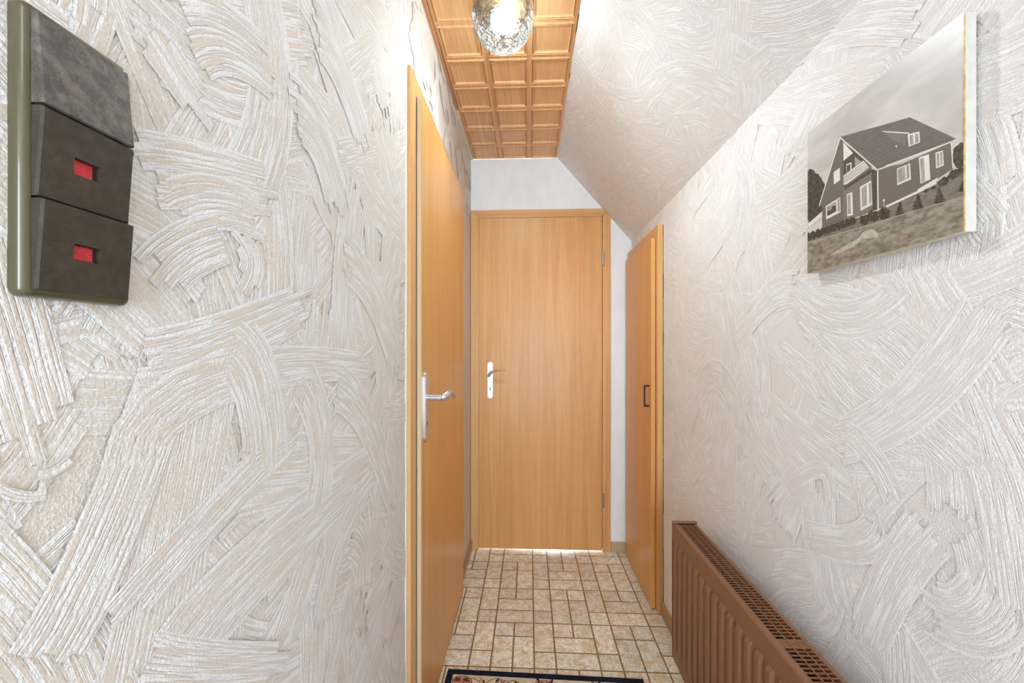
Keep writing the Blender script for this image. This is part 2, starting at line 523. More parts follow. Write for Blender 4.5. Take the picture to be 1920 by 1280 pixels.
mx = g.n('ShaderNodeMixShader'); mx.inputs[0].default_value = 0.06
g.l(tr.outputs[0], mx.inputs[1]); g.l(gl.outputs[0], mx.inputs[2]); g.l(mx.outputs[0], g.out.inputs[0])
M['glass'] = g.m
M['white'] = plain('white_window_paint', S(235, 235, 232), 0.4, 0, 0.02)
win = thing('added_window_1', (0.08, Y0 - 0.06, WZ0), kind='structure')
bm = bmesh.new()
for lo, hi in (((WX0, WZ0), (WX1, WZ0 + .05)), ((WX0, WZ1 - .05), (WX1, WZ1)), ((WX0, WZ0 + .05), (WX0 + .05, WZ1 - .05)), ((WX1 - .05, WZ0 + .05), (WX1, WZ1 - .05))):
    box(bm, (lo[0], Y0 - .09, lo[1]), (hi[0], Y0 - .03, hi[1]), 0.004)
obj('window_frame', bm, M['white'], win)
bm = bmesh.new(); box(bm, (WX0 + .05, Y0 - .064, WZ0 + .05), (WX1 - .05, Y0 - .058, WZ1 - .05)); obj('pane', bm, M['glass'], win)

# added roof window in the slope, unseen, there to let in light
rw = thing('added_roof_window', ws.P((RW[0] + RW[1]) / 2, RW[3], -.05), kind='structure')
def slope_box(bm, a0, a1, b0, b1, h0, h1):
    va = [bm.verts.new(ws.P(a, b, h)) for h in (h0, h1) for a, b in ((a0, b0), (a1, b0), (a1, b1), (a0, b1))]
    for f in ((0, 1, 2, 3), (7, 6, 5, 4), (0, 4, 5, 1), (1, 5, 6, 2), (2, 6, 7, 3), (3, 7, 4, 0)): bm.faces.new([va[i] for i in f])
bm = bmesh.new(); e = .045
for q in ((RW[0], RW[1], RW[2], RW[2] + e), (RW[0], RW[1], RW[3] - e, RW[3]), (RW[0], RW[0] + e, RW[2] + e, RW[3] - e), (RW[1] - e, RW[1], RW[2] + e, RW[3] - e)):
    slope_box(bm, *q, -.09, -.03)
obj('window_frame', bm, M['oak_frame'], rw)
bm = bmesh.new(); slope_box(bm, RW[0] + e, RW[1] - e, RW[2] + e, RW[3] - e, -.064, -.058); obj('pane', bm, M['glass'], rw)

# flat ceiling slab above the panels
bm = bmesh.new(); box(bm, (XL, Y0, ZC + 0.012), (XC + 0.02, YB, ZC + 0.10))
ceiling = setp(obj('ceiling', bm, M['brown_trim']), kind='structure')

# ceiling panels: moulded sheets of 3 x 3 coffers
PITCH, PX0 = 0.1687, -0.337
def coffer_mesh():
    bm = bmesh.new()
    prof = [(0.0843, 0.008), (0.0843, 0.0012), (0.0838, 0.0), (0.0748, 0.0), (0.0740, -0.0052), (0.0724, -0.0056), (0.0708, 0.0020), (0.0684, 0.0024),
            (0.0674, -0.0046), (0.0656, -0.0048), (0.0640, 0.0034), (0.0632, 0.0036)]
    rings = [[bm.verts.new((sx * r, sy * r, z)) for sx, sy in ((-1, -1), (1, -1), (1, 1), (-1, 1))] for r, z in prof]
    for A, B in zip(rings, rings[1:]):
        for k in range(4): bm.faces.new([A[k], B[k], B[(k + 1) % 4], A[(k + 1) % 4]])
    bm.faces.new(rings[-1][::-1])
    bmesh.ops.recalc_face_normals(bm, faces=bm.faces[:])
    for f in bm.faces:
        if f.calc_center_median().z > 0.0035 and abs(f.normal.z) > .9 and f.normal.z > 0: f.normal_flip()
    me = bpy.data.meshes.new('coffer'); bm.to_mesh(me); bm.free()
    me.materials.append(M['oak_panel'])
    return me
cof = coffer_mesh()
sheet_me = None
y_top = 2.421
for s in range(8):
    y1 = y_top - s * 3 * PITCH; y0 = y1 - 3 * PITCH + 0.0008
    bm = bmesh.new(); box(bm, (PX0, y0, ZC + .0085), (PX0 + 3 * PITCH, y1, ZC + .0115))
    sh = obj('ceiling_panel', bm, M['oak_panel'], ceiling)
    for i in range(3):
        for j in range(3):
            o = bpy.data.objects.new('coffer', cof)
            col.objects.link(o); o.parent = sh
            o.location = (PX0 + (i + .5) * PITCH, y1 - (j + .5) * PITCH, ZC + (0.0006 if s % 2 else 0.0))
# narrow strips along the left edge
bm = bmesh.new(); box(bm, (XL, Y0, ZC - 0.004), (PX0 - 0.0015, 1.913, ZC + .011), 0.001); setp(obj('trim_1', bm, M['brown_trim']), kind='structure')
bm = bmesh.new(); box(bm, (XL, 1.914, ZC - 0.002), (PX0 - 0.0015, YB, ZC + .011), 0.001); setp(obj('trim_2', bm, M['cream_trim']), kind='structure')

# ------------------------------------------------------------------ floor
bm = bmesh.new(); box(bm, (XL - .1, Y0 - .1, -0.10), (XR + .1, 3.4, -0.0010))
floor = setp(obj('floor', bm, M['grout']), kind='structure')
U = 0.084; GX, GY = 0.020, 1.858; J = 0.0066
def tile_mesh(w, h):
    bm = bmesh.new()
    a, b, c = w / 2, h / 2, 0.0014
    r0 = [bm.verts.new((sx * a, sy * b, -0.0011)) for sx, sy in ((-1, -1), (1, -1), (1, 1), (-1, 1))]
    r1 = [bm.verts.new((sx * a, sy * b, -0.0004)) for sx, sy in ((-1, -1), (1, -1), (1, 1), (-1, 1))]
    r2 = [bm.verts.new((sx * (a - c), sy * (b - c), 0)) for sx, sy in ((-1, -1), (1, -1), (1, 1), (-1, 1))]
    for A, B in ((r0, r1), (r1, r2)):
        for k in range(4): bm.faces.new([A[k], A[(k + 1) % 4], B[(k + 1) % 4], B[k]])
    bm.faces.new(r2)
    return bm
tile_cache = {}
FX0, FX1, FY1 = XL + 0.001, XR - 0.001, YB + 0.09
rest = bmesh.new()
def put_tile(cx, cy, w, h):
    x0, x1, y0, y1 = cx - w / 2 + J / 2, cx + w / 2 - J / 2, cy - h / 2 + J / 2, cy + h / 2 - J / 2
    x0, x1, y1 = max(x0, FX0), min(x1, FX1), min(y1, FY1)
    if x1 - x0 < 0.008 or y1 - y0 < 0.008: return
    w, h = round(x1 - x0, 4), round(y1 - y0, 4)
    if y0 < 0.35:
        if y0 < Y0: return
        t = tile_mesh(w, h); bmesh.ops.translate(t, verts=t.verts, vec=((x0 + x1) / 2, (y0 + y1) / 2, 0))
        me = bpy.data.meshes.new('tmp'); t.to_mesh(me); t.free(); rest.from_mesh(me); bpy.data.meshes.remove(me)
        return
    if (w, h) not in tile_cache:
        t = tile_mesh(w, h); me = bpy.data.meshes.new('tile'); t.to_mesh(me); t.free(); me.materials.append(M['tile']); tile_cache[(w, h)] = me
    o = bpy.data.objects.new('tile', tile_cache[(w, h)])
    o.location = ((x0 + x1) / 2, (y0 + y1) / 2, rng.uniform(-0.0001, 0.0002))
    col.objects.link(o); o.parent = floor
for c in range(-2, 4):
    bx = GX + c * 3 * U                                     # narrow column: small and tall tiles in turn
    ax = bx + U                                             # wide column right of it
    for k in range(-14, 6):
        y = GY + k * 3 * U
        put_tile(bx + U / 2, y - U / 2, U, U)
        put_tile(bx + U / 2, y + U, U, 2 * U)
    shift = 3 * U if c % 2 == 0 else 0
    for k in range(-8, 4):
        y = GY + shift + k * 6 * U                          # the joint between two lying tiles
        put_tile(ax + U, y + U / 2, 2 * U, U); put_tile(ax + U, y - U / 2, 2 * U, U)
        for i in (0.5, 1.5):
            put_tile(ax + i * U, y + 1.5 * U, U, U); put_tile(ax + i * U, y - 1.5 * U, U, U)
            put_tile(ax + i * U, y + 3 * U, U, 2 * U)
setp(obj('tile', rest, M['tile'], floor), kind='stuff')

# ------------------------------------------------------------------ skirting boards
bm = bmesh.new(); box(bm, (XL, 2.042, 0), (XL + .012, YB, .058), .002); setp(obj('baseboard_left', bm, M['skirting']), kind='structure')
bm = bmesh.new(); box(bm, (XL, Y0, 0), (XL + .012, 1.142, .058), .002); setp(obj('baseboard_left', bm, M['skirting']), kind='structure')
bm = bmesh.new(); box(bm, (.4875, YB - .012, 0), (XR, YB, .058), .002); setp(obj('baseboard_back', bm, M['skirting_x']), kind='structure')
bm = bmesh.new(); box(bm, (XR - .012, Y0, 0), (XR, 1.855, .06), .002); setp(obj('baseboard_right', bm, M['skirting']), kind='structure')

# ------------------------------------------------------------------ doors
def rounded_plate(bm, u0, u1, z0, z1, place, t, n=10):
    """long plate with round ends; place(u, z, depth) -> world point"""
    r = (u1 - u0) / 2; uc = (u0 + u1) / 2
    pts = [(uc + r * math.cos(PI * k / n), z1 - r + r * math.sin(PI * k / n)) for k in range(n + 1)]
    pts += [(uc - r * math.cos(PI * k / n), z0 + r - r * math.sin(PI * k / n)) for k in range(n + 1)]
    q = [(uc + (u - uc) * (1 - .0014 / r), (z - (z0 + z1) / 2) * (1 - .0014 / ((z1 - z0) / 2)) + (z0 + z1) / 2) for u, z in pts]
    r0 = [bm.verts.new(place(u, z, 0)) for u, z in pts]
    r1 = [bm.verts.new(place(u, z, t - .0012)) for u, z in pts]
    r2 = [bm.verts.new(place(u, z, t)) for u, z in q]
    m = len(pts)
    for A, B in ((r0, r1), (r1, r2)):
        for k in range(m): bm.faces.new([A[k], A[(k + 1) % m], B[(k + 1) % m], B[k]])
    bm.faces.new(r2); bm.faces.new(r0[::-1])

def casing(root, place, u0, u1, z1, w, mats, top_cut=None):
    """mitred casing of two jambs and a head; place(u, z, depth); widths w; depth list in place"""
    us, uh = mats
    for name, pts, m in (('casing_jamb', [(u0, 0), (u0 + w, 0), (u0 + w, z1 - w), (u0, z1)], us),
                         ('casing_jamb', [(u1 - w, 0), (u1, 0), (u1, z1 if not top_cut else z1 - top_cut), (u1 - w, z1 - w)] if not top_cut else
                          [(u1 - w, 0), (u1, 0), (u1, z1 - top_cut[1]), (u1 - w * .55, z1 - w * .55), (u1 - w, z1 - w)], us),
                         ('casing_head', [(u0, z1), (u0 + w, z1 - w), (u1 - w, z1 - w), (u1, z1)] if not top_cut else
                          [(u0, z1), (u0 + w, z1 - w), (u1 - w, z1 - w), (u1 - w * .55, z1 - w * .55), (u1 - top_cut[0], z1)], uh)):
        bm = bmesh.new()
        inset = 0.0005
        cx = sum(p[0] for p in pts) / len(pts); cz = sum(p[1] for p in pts) / len(pts)
        A = [bm.verts.new(place(u, z, 0)) for u, z in pts]
        B = [bm.verts.new(place(u, z, 1)) for u, z in pts]
        m_ = len(pts)
        bm.faces.new(A[::-1]); bm.faces.new(B)
        for k in range(m_): bm.faces.new([A[k], A[(k + 1) % m_], B[(k + 1) % m_], B[k]])
        bmesh.ops.recalc_face_normals(bm, faces=bm.faces[:])
        bmesh.ops.bevel(bm, geom=bm.edges[:], offset=0.0012, segments=1, affect='EDGES')
        obj(name, bm, m, root)

# --- left door (leaf 86 x 198 cm proud of its casing)
d1 = thing('door_1', (XL, 1.59, 0), 'golden beech veneer door flush in the left wall with satin lever handle', kind='structure')
casing(d1, lambda u, z, d: Vector((XL + .0124 * d, u, z)), 1.145, 2.040, 2.031, 0.068, (M['oak_frame'], M['oak_frame_y']))
bm = bmesh.new()
box(bm, (XL + .0005, 1.2140, 0.002), (XL + .0135, 1.9700, 1.9640)); obj('rebate', bm, M['dark_gap'], d1)
LX = -0.326
bm = bmesh.new(); box(bm, (LX - .0135, 1.2020, .008), (LX - .0012, 1.9760, 1.978), 0.0005)
leaf1 = obj('leaf', bm, M['oak_edge'], d1)
bm = bmesh.new(); box(bm, (LX - .0012, 1.2026, .0086), (LX, 1.9754, 1.9774)); obj('veneer', bm, M['oak_left'], leaf1)
# handle set
bm = bmesh.new(); rounded_plate(bm, 1.2230, 1.2610, .919, 1.139, lambda u, z, d: Vector((LX + d, u, z)), 0.0085)
hp = obj('handle_plate', bm, M['steel'], d1, True)
bm = bmesh.new(); cyl(bm, (LX + .0084, 1.2420, .979), (LX + .0092, 1.2420, .979), .0042, 12); box(bm, (LX + .0084, 1.2402, .966), (LX + .0091, 1.2438, .978)); obj('keyhole', bm, M['black'], hp)
bm = bmesh.new()
cyl(bm, (LX + .008, 1.2420, 1.0585), (LX + .052, 1.2420, 1.0585), .0105, 20)
cyl(bm, (LX + .052, 1.2420, 1.0585), (LX + .0535, 1.2420, 1.0585), .0085, 20)
sweep(bm, [(LX + .0535, 1.2395, 1.0575), (LX + .062, 1.2425, 1.0600), (LX + .070, 1.2500, 1.0680), (LX + .072, 1.2680, 1.0725), (LX + .071, 1.2950, 1.0695), (LX + .071, 1.3250, 1.0590), (LX + .072, 1.3520, 1.0450)],
      [(.0115, .0110), (.0135, .0118), (.0125, .0105), (.0085, .0098), (.0052, .0088), (.0042, .0085), (.0018, .006)], (0, 0, 1), 14)
obj('lever', bm, M['steel'], hp, True, 50)
for z in (1.70, .33):
    bm = bmesh.new(); cyl(bm, (LX - .006, 1.9825, z - .045), (LX - .006, 1.9825, z + .045), .0065, 12); obj('hinge', bm, M['hinge'], d1, True, 50)

bm = bmesh.new(); box(bm, (XL, 1.130, 0.0), (XL + .0030, 1.1449, 2.031), .001); setp(obj('trim_3', bm, M['white'], None), kind='structure')

# --- end door
YD = 2.410
d2 = thing('door_2', (0.065, YB, 0), 'honey oak flush door at the end of the corridor with pale lever plate', kind='structure')
casing(d2, lambda u, z, d: Vector((u, YB - .015 * d, z)), -0.3515, 0.4855, 2.047, 0.048, (M['oak_frame'], M['oak_frame_x']), (0.044, 0.046))
bm = bmesh.new()                                             # jamb lining in the opening
box(bm, (OX0, YB + .001, 0), (OX0 + .004, YB + .10, OZ)); box(bm, (OX1 - .004, YB + .001, 0), (OX1, YB + .10, OZ)); box(bm, (OX0 + .004, YB + .001, OZ - .005), (OX1 - .004, YB + .10, OZ))
obj('jamb_lining', bm, M['oak_frame'], d2)
bm = bmesh.new(); box(bm, (-.3020, 2.4068, .0105), (.4330, 2.446, 1.9968), .0012); leaf2 = obj('leaf', bm, M['oak'], d2)
bm = bmesh.new(); rounded_plate(bm, -.2505, -.2165, .912, 1.134, lambda u, z, d: Vector((u, 2.4068 - d, z)), 0.006)
hp2 = obj('handle_plate', bm, M['alu'], d2, True)
bm = bmesh.new()
for z in (1.124, .922): cyl(bm, (-.2335, 2.4012, z), (-.2335, 2.4000, z), .0028, 10)
obj('screw', bm, M['hinge'], hp2)
bm = bmesh.new(); cyl(bm, (-.2335, 2.4012, .966), (-.2335, 2.4002, .966), .0038, 12); box(bm, (-.2355, 2.4004, .968), (-.2315, 2.4012, .982)); obj('keyhole', bm, M['black'], hp2)
bm = bmesh.new()
cyl(bm, (-.2335, 2.402, 1.058), (-.2335, 2.372, 1.058), .0080, 16)
sweep(bm, [(-.2400, 2.366, 1.046), (-.2360, 2.364, 1.056), (-.2260, 2.360, 1.070), (-.2080, 2.356, 1.0785), (-.1850, 2.353, 1.0815), (-.1600, 2.351, 1.0845), (-.1400, 2.350, 1.0830)],
      [(.007, .006), (.011, .009), (.0125, .0085), (.0125, .0042), (.0125, .0034), (.0120, .0030), (.009, .0018)], (0, 1, 0), 12)
obj('lever', bm, M['steel'], hp2, True, 50)
for z in (1.747, .311):
    bm = bmesh.new(); cyl(bm, (.4395, 2.4035, z - .042), (.4395, 2.4035, z + .042), .0070, 12); cyl(bm, (.4395, 2.4035, z + .018), (.4395, 2.4035, z + .021), .0074, 12); box(bm, (.4340, 2.4055, z - .040), (.4450, 2.4098, z + .040)); obj('hinge', bm, M['hinge'], d2, True, 50)

# --- low door in the knee wall
d3 = thing('door_3', (XR, 2.10, 0), 'low honey oak cupboard door in the right wall with small black bow handle', kind='structure')
casing(d3, lambda u, z, d: Vector((XR - .026 * d, u, z)), 1.857, 2.402, 1.778, 0.055, (M['oak_frame'], M['oak_frame_y']))
bm = bmesh.new(); box(bm, (XR - .024, 1.9130, .002), (XR - .0005, 2.3460, 1.7222)); obj('rebate', bm, M['dark_gap'], d3)
bm = bmesh.new(); box(bm, (.5665, 1.888, .007), (.5845, 2.369, 1.7255), .001); obj('leaf', bm, M['oak_left'], d3)
bm = bmesh.new(); box(bm, (XR - .0022, 1.8525, .06), (XR - .0002, 1.8568, 1.776)); obj('shadow_strip', bm, M['dark_gap'], d3)  # dark strip on the wall, painted in for the shadow line beside the casing
hy = 1.916
bm = bmesh.new()
sweep(bm, [(.5665, hy, 1.036), (.5440, hy, 1.036)], [(.0045, .0040)] * 2, (0, 0, 1), 8)
sweep(bm, [(.5665, hy, .942), (.5440, hy, .942)], [(.0045, .0040)] * 2, (0, 0, 1), 8)
sweep(bm, [(.5440, hy, .9385), (.5440, hy, 1.0395)], [(.0040, .0045)] * 2, (1, 0, 0), 8)
obj('bow_handle', bm, M['black'], d3)
for z in (1.55, .25):
    bm = bmesh.new(); cyl(bm, (.5765, 2.374, z - .03), (.5765, 2.374, z + .03), .005, 10); obj('hinge', bm, M['hinge'], d3, True, 50)

# ------------------------------------------------------------------ ceiling lamp
def glass_mat():
    g = N('pressed_lamp_glass')
    bmp = g.n('ShaderNodeBump'); bmp.inputs['Distance'].default_value = 0.004; bmp.inputs['Strength'].default_value = 0.9
    v1 = g.n('ShaderNodeTexVoronoi'); v1.inputs['Scale'].default_value = 130; g.l(g.pos(), v1.inputs['Vector'])
    v2 = g.noise(g.pos(), 75, 3, 0.6)
    g.l(v1.outputs['Distance'], bmp.inputs['Height'])
    tone = g.math('ADD', g.math('MULTIPLY', v1.outputs['Distance'], 0.9), g.math('MULTIPLY', g.math('SUBTRACT', v2, 0.5), 1.6))
    k = g.mapr(tone, 0.10, 0.62)  # dark facets of refraction painted into the glass colours as a cell pattern
    lw = g.n('ShaderNodeLayerWeight'); lw.inputs[0].default_value = 0.35; g.l(bmp.outputs[0], lw.inputs['Normal'])
    tr = g.n('ShaderNodeBsdfTransparent'); g.l(g.mix(k, (0.95, 0.97, 0.98, 1), (0.34, 0.37, 0.36, 1)), tr.inputs[0])
    gl = g.n('ShaderNodeBsdfGlossy'); gl.inputs['Roughness'].default_value = 0.12; g.l(bmp.outputs[0], gl.inputs['Normal'])
    gl.inputs[0].default_value = (0.80, 0.84, 0.86, 1)
    df = g.n('ShaderNodeBsdfDiffuse'); g.l(g.mix(k, (0.86, 0.88, 0.90, 1), (0.50, 0.52, 0.50, 1)), df.inputs[0])
    rf = g.n('ShaderNodeBsdfRefraction'); rf.inputs['IOR'].default_value = 1.16; rf.inputs['Roughness'].default_value = 0.0; g.l(bmp.outputs[0], rf.inputs['Normal'])
    g.l(g.mix(k, (0.95, 0.97, 0.98, 1), (0.36, 0.39, 0.38, 1)), rf.inputs[0])
    m0 = g.n('ShaderNodeMixShader'); m0.inputs[0].default_value = 0.28; g.l(tr.outputs[0], m0.inputs[1]); g.l(rf.outputs[0], m0.inputs[2])
    m1 = g.n('ShaderNodeMixShader'); m1.inputs[0].default_value = 0.03; g.l(m0.outputs[0], m1.inputs[1]); g.l(df.outputs[0], m1.inputs[2])
    m2 = g.n('ShaderNodeMixShader'); g.l(g.mapr(lw.outputs['Facing'], 0.0, 1.0, 0.06, 0.35, False), m2.inputs[0])
    g.l(m1.outputs[0], m2.inputs[1]); g.l(gl.outputs[0], m2.inputs[2])
    g.l(m2.outputs[0], g.out.inputs[0])
    return g.m
M['lamp_glass'] = glass_mat()
g = N('lit_frosted_bulb')
g.set(Base_Color=S(240, 244, 250), Roughness=0.5, Emission_Color=(0.90, 0.95, 1.0, 1), Emission_Strength=0.4)
M['bulb'] = g.m
lamp = thing('ceiling_lamp', (LAMP.x, LAMP.y, ZC), 'round pressed crystal glass ceiling lamp fixed to the wooden coffered ceiling', 'lamp')
R = 0.0950
bm = bmesh.new()
prof = []
NR, NA = 40, 128
for i in range(NR + 1):
    ph = -PI / 2 + (PI / 2 + 0.62) * i / NR           # bottom pole up past the equator
    prof.append((R * math.cos(ph), R * math.sin(ph)))
prof[0] = (0, -R)
def relief(a, k):
    ph = k / NR
    if ph < 0.22:   return 1 + 0.06 * abs(math.sin(8 * a)) * (ph / .22)                    # star of rays at the bottom
    if ph < 0.52:                                                                           # diamond-cut band
        q = (ph - .22) / .30 * 4 * PI
        return 1 + 0.034 * (abs(math.sin(16 * a + q)) + abs(math.sin(16 * a - q)) - 1)
    s = math.sin(PI * min(1, (ph - .52) / .44))
    return 1 + s * (0.07 * abs(math.sin(6 * a)) + 0.012 * abs(math.sin(24 * a)))           # scalloped upper band
lathe(bm, prof, LAMP, NA, rfun=relief)
obj('glass_shade', bm, M['lamp_glass'], lamp)
bm = bmesh.new()
lathe(bm, [(0, ZC - .0005 - LAMP.z), (.070, ZC - .0005 - LAMP.z), (.074, ZC - .004 - LAMP.z), (.074, .034), (.062, .030), (0, .030)], LAMP, 40)
obj('canopy', bm, plain('brass_canopy', S(150, 120, 84), 0.35, 0.7), lamp, True, 40)
bm = bmesh.new()
lathe(bm, [(0, -.034), (.013, -.032), (.024, -.025), (.0305, -.014), (.032, -.003), (.029, .008), (.021, .017), (.015, .021), (.015, .030), (0, .030)], LAMP + Vector((-.010, 0, 0)), 28)
obj('bulb', bm, M['bulb'], lamp, True, 60)

# ------------------------------------------------------------------ light switch block
sw = thing('light_switch', (XL, 0.295, 1.355), 'three gang dark bronze light switch block with two red windows on left wall', 'light switch')
SY0, SY1, SZ0, SZ1 = 0.2562, 0.3322, 1.2462, 1.4495
RY0, RY1, RZ0, RZ1 = 0.2612, 0.3265, 1.2505, 1.4445
bm = bmesh.new()
def rr(y0, y1, z0, z1, r, x, n=6):
    out = []
    for cy, cz, a0 in ((y1 - r, z1 - r, 0), (y0 + r, z1 - r, PI / 2), (y0 + r, z0 + r, PI), (y1 - r, z0 + r, 1.5 * PI)):
        for k in range(n + 1):
            a = a0 + PI / 2 * k / n
            out.append(Vector((x, cy + r * math.cos(a), cz + r * math.sin(a))))
    return out
loops = [rr(SY0, SY1, SZ0, SZ1, .006, XL + .0005)]
for k in range(6):                                            # rounded shoulder
    a = PI / 2 * k / 5; e = 0.0055 * (1 - math.cos(a)); x = XL + .006 + .0055 * math.sin(a)
    loops.append(rr(SY0 + e, SY1 - e, SZ0 + e, SZ1 - e, .006 - e * .5, x))
loops.append(rr(RY0, RY1, RZ0, RZ1, .0012, XL + .0113))
loops.append(rr(RY0, RY1, RZ0, RZ1, .0012, XL + .0010))
vl = [[bm.verts.new(p) for p in L] for L in loops]
for A, B in zip(vl, vl[1:]):
    for k in range(len(A)): bm.faces.new([A[k], A[(k + 1) % len(A)], B[(k + 1) % len(A)], B[k]])
bm.faces.new(vl[-1])
obj('switch_frame', bm, M['switch_frame'], sw, True, 50)
def rocker(z0, z1, xt, xb, window, mat):
    """rocker with front edge depth xt at the top and xb at the bottom"""
    y0, y1 = RY0 + .0006, RY1 - .0006
    bm = bmesh.new()
    def X(z): return xb + (xt - xb) * (z - z0) / (z1 - z0)
    c = .0014
    back = [bm.verts.new((XL + .0015, y, z)) for y, z in ((y0, z0), (y1, z0), (y1, z1), (y0, z1))]
    side = [bm.verts.new((X(z) - c, y, z)) for y, z in ((y0, z0), (y1, z0), (y1, z1), (y0, z1))]
    fr = [(y0 + c, z0 + c * .6), (y1 - c * .5, z0 + c * .6), (y1 - c * .5, z1 - c * .6), (y0 + c, z1 - c * .6)]
    front = [bm.verts.new((X(z), y, z)) for y, z in fr]
    for A, B in ((back, side), (side, front)):
        for k in range(4): bm.faces.new([A[k], A[(k + 1) % 4], B[(k + 1) % 4], B[k]])
    bm.faces.new(back[::-1])
    if window:
        wy0, wy1, wz0, wz1 = window
        w4 = [(wy0, wz0), (wy1, wz0), (wy1, wz1), (wy0, wz1)]
        wf = [bm.verts.new((X(z), y, z)) for y, z in w4]
        wb = [bm.verts.new((X(z) - .004, y, z)) for y, z in w4]
        for A, B in ((front, wf), (wf, wb)):
            for k in range(4): bm.faces.new([A[k], A[(k + 1) % 4], B[(k + 1) % 4], B[k]])
        bm.faces.new(wb)
    else: bm.faces.new(front)
    o = obj('rocker', bm, mat, sw)
    if window:
        wy0, wy1, wz0, wz1 = window
        bm = bmesh.new(); xm = X((wz0 + wz1) / 2)
        box(bm, (xm - .0045, wy0 + .0003, wz0 + .0003), (xm - .0028, wy1 - .0035, wz1 - .0003), .0003)
        setp(obj('indicator_lens', bm, M['red'], o), 'red indicator window')
    return o
setp(rocker(1.3800, 1.4436, XL + .0145, XL + .0205, None, M['rocker_worn']), 'scuffed grey rocker without a window')
rocker(1.3160, 1.3782, XL + .0200, XL + .0150, (.2830, .3015, 1.3400, 1.3520), M['rocker'])
rocker(1.2512, 1.3142, XL + .0200, XL + .0150, (.2830, .3015, 1.2765, 1.2880), M['rocker'])

# ------------------------------------------------------------------ photograph on the right wall
PXF = 0.590
PYN, PYF, PZ0, PZ1 = 0.5705, 0.8775, 1.3695, 1.6685
pic = thing('mounted_photograph', (XR, (PYN + PYF) / 2, PZ0), 'square black and white photograph of a gabled house hanging on the right wall', 'picture')
bm = bmesh.new(); box(bm, (PXF + .0008, PYN, PZ0), (.6075, PYF, PZ1), .0012)
obj('backing_block', bm, plain('yellowed_white_edge', S(204, 197, 188), 0.5, 0, 0.05), pic)
bm = bmesh.new(); box(bm, (.6075, PYN + .02, PZ0 + .02), (XR - .0006, PYF - .02, PZ1 - .02)); obj('hanger', bm, M['dark_gap'], pic)
def print_mat(name, a, b, scale=(60, 60, 60), detail=4, lo=.35, hi=.65):
    g = N(name); v = g.noise(g.mapping(g.pos(), scale), 1.0, detail, 0.6)
    g.set(Base_Color=g.mix(g.mapr(v, lo, hi), S(*a), S(*b)), Roughness=0.33, Specular_IOR_Level=0.4, Coat_Weight=0.15, Coat_Roughness=0.25)
    return g.m
PM = {
    'sky': print_mat('print_sky', (190, 186, 182), (214, 210, 206), (3, 6, 14), 3),
    'white': print_mat('print_white', (222, 218, 213), (232, 228, 224), (40, 40, 40)),
    'wall': print_mat('print_brick', (104, 100, 95), (118, 113, 107), (300, 300, 700)),
    'wall2': print_mat('print_brick_shade', (120, 114, 106), (130, 124, 116), (200, 200, 400)),
    'shade': print_mat('print_shadow', (74, 70, 65), (88, 83, 77), (100, 100, 100)),
    'roof': print_mat('print_roof', (108, 104, 100), (122, 117, 112), (60, 60, 500)),
    'roofline': print_mat('print_roof_line', (84, 80, 76), (96, 92, 87), (100, 100, 100)),
    'dormer': print_mat('print_dormer', (118, 113, 108), (128, 123, 117), (200, 200, 60)),
    'glassp': print_mat('print_pane', (150, 146, 140), (172, 167, 161), (200, 200, 60)),
    'grass': print_mat('print_grass', (112, 106, 96), (164, 157, 146), (70, 70, 150), 6, .3, .7),
    'grass2': print_mat('print_lawn', (112, 107, 100), (136, 130, 122), (90, 90, 200), 6),
    'tree': print_mat('print_tree', (46, 43, 39), (92, 87, 80), (260, 260, 260), 5),
    'stone': print_mat('print_stone', (168, 161, 151), (196, 190, 181), (120, 120, 120), 5),
    'gold': print_mat('print_gilt_edge', (176, 146, 84), (206, 182, 124), (80, 80, 80)),
}
keys = list(PM)
pb = bmesh.new()
layer = [0]
def A1(x, y): return (1510 + x / 3.881, 190 + y / 3.881)       # two measured details of the print
def A2(x, y): return (1660 + x / 4.572, 190 + y / 4.572)
def on_print(px):
    p = hit(px[0], px[1], (1, 0, 0), PXF)
    return (min(max(p.y, PYN + .0006), PYF - .0006), min(max(p.z, PZ0 + .0006), PZ1 - .0006))
def flat(mat, pts):
    layer[0] += 1
    x = PXF + .0006 - layer[0] * 0.000004
    q = [on_print(p) for p in pts]
    area = sum(q[i][0] * q[(i + 1) % len(q)][1] - q[(i + 1) % len(q)][0] * q[i][1] for i in range(len(q)))
    if area > 0: q = q[::-1]
    f = pb.faces.new([pb.verts.new((x, a, b)) for a, b in q])
    f.material_index = keys.index(mat)
def line(mat, p, q, w):
    """stroke of the print from p to q, w pixels wide"""
    dx, dy = q[0] - p[0], q[1] - p[1]; L = math.hypot(dx, dy) or 1
    nx, ny = -dy / L * w / 2, dx / L * w / 2
    flat(mat, [(p[0] + nx, p[1] + ny), (q[0] + nx, q[1] + ny), (q[0] - nx, q[1] - ny), (p[0] - nx, p[1] - ny)])
def blob(mat, c, rx, ry, n=22, rough=.22, slant=0.0):
    pr = random.Random(int(c[0] * 7 + c[1]))
    flat(mat, [(c[0] + rx * math.cos(2 * PI * k / n) * pr.uniform(1 - rough, 1 + rough), c[1] + ry * math.sin(2 * PI * k / n) * pr.uniform(1 - rough, 1 + rough) + slant * math.cos(2 * PI * k / n) * rx) for k in range(n)])
flat('sky', [(1500, 200), (1830, -20), (1830, 460), (1500, 540)])
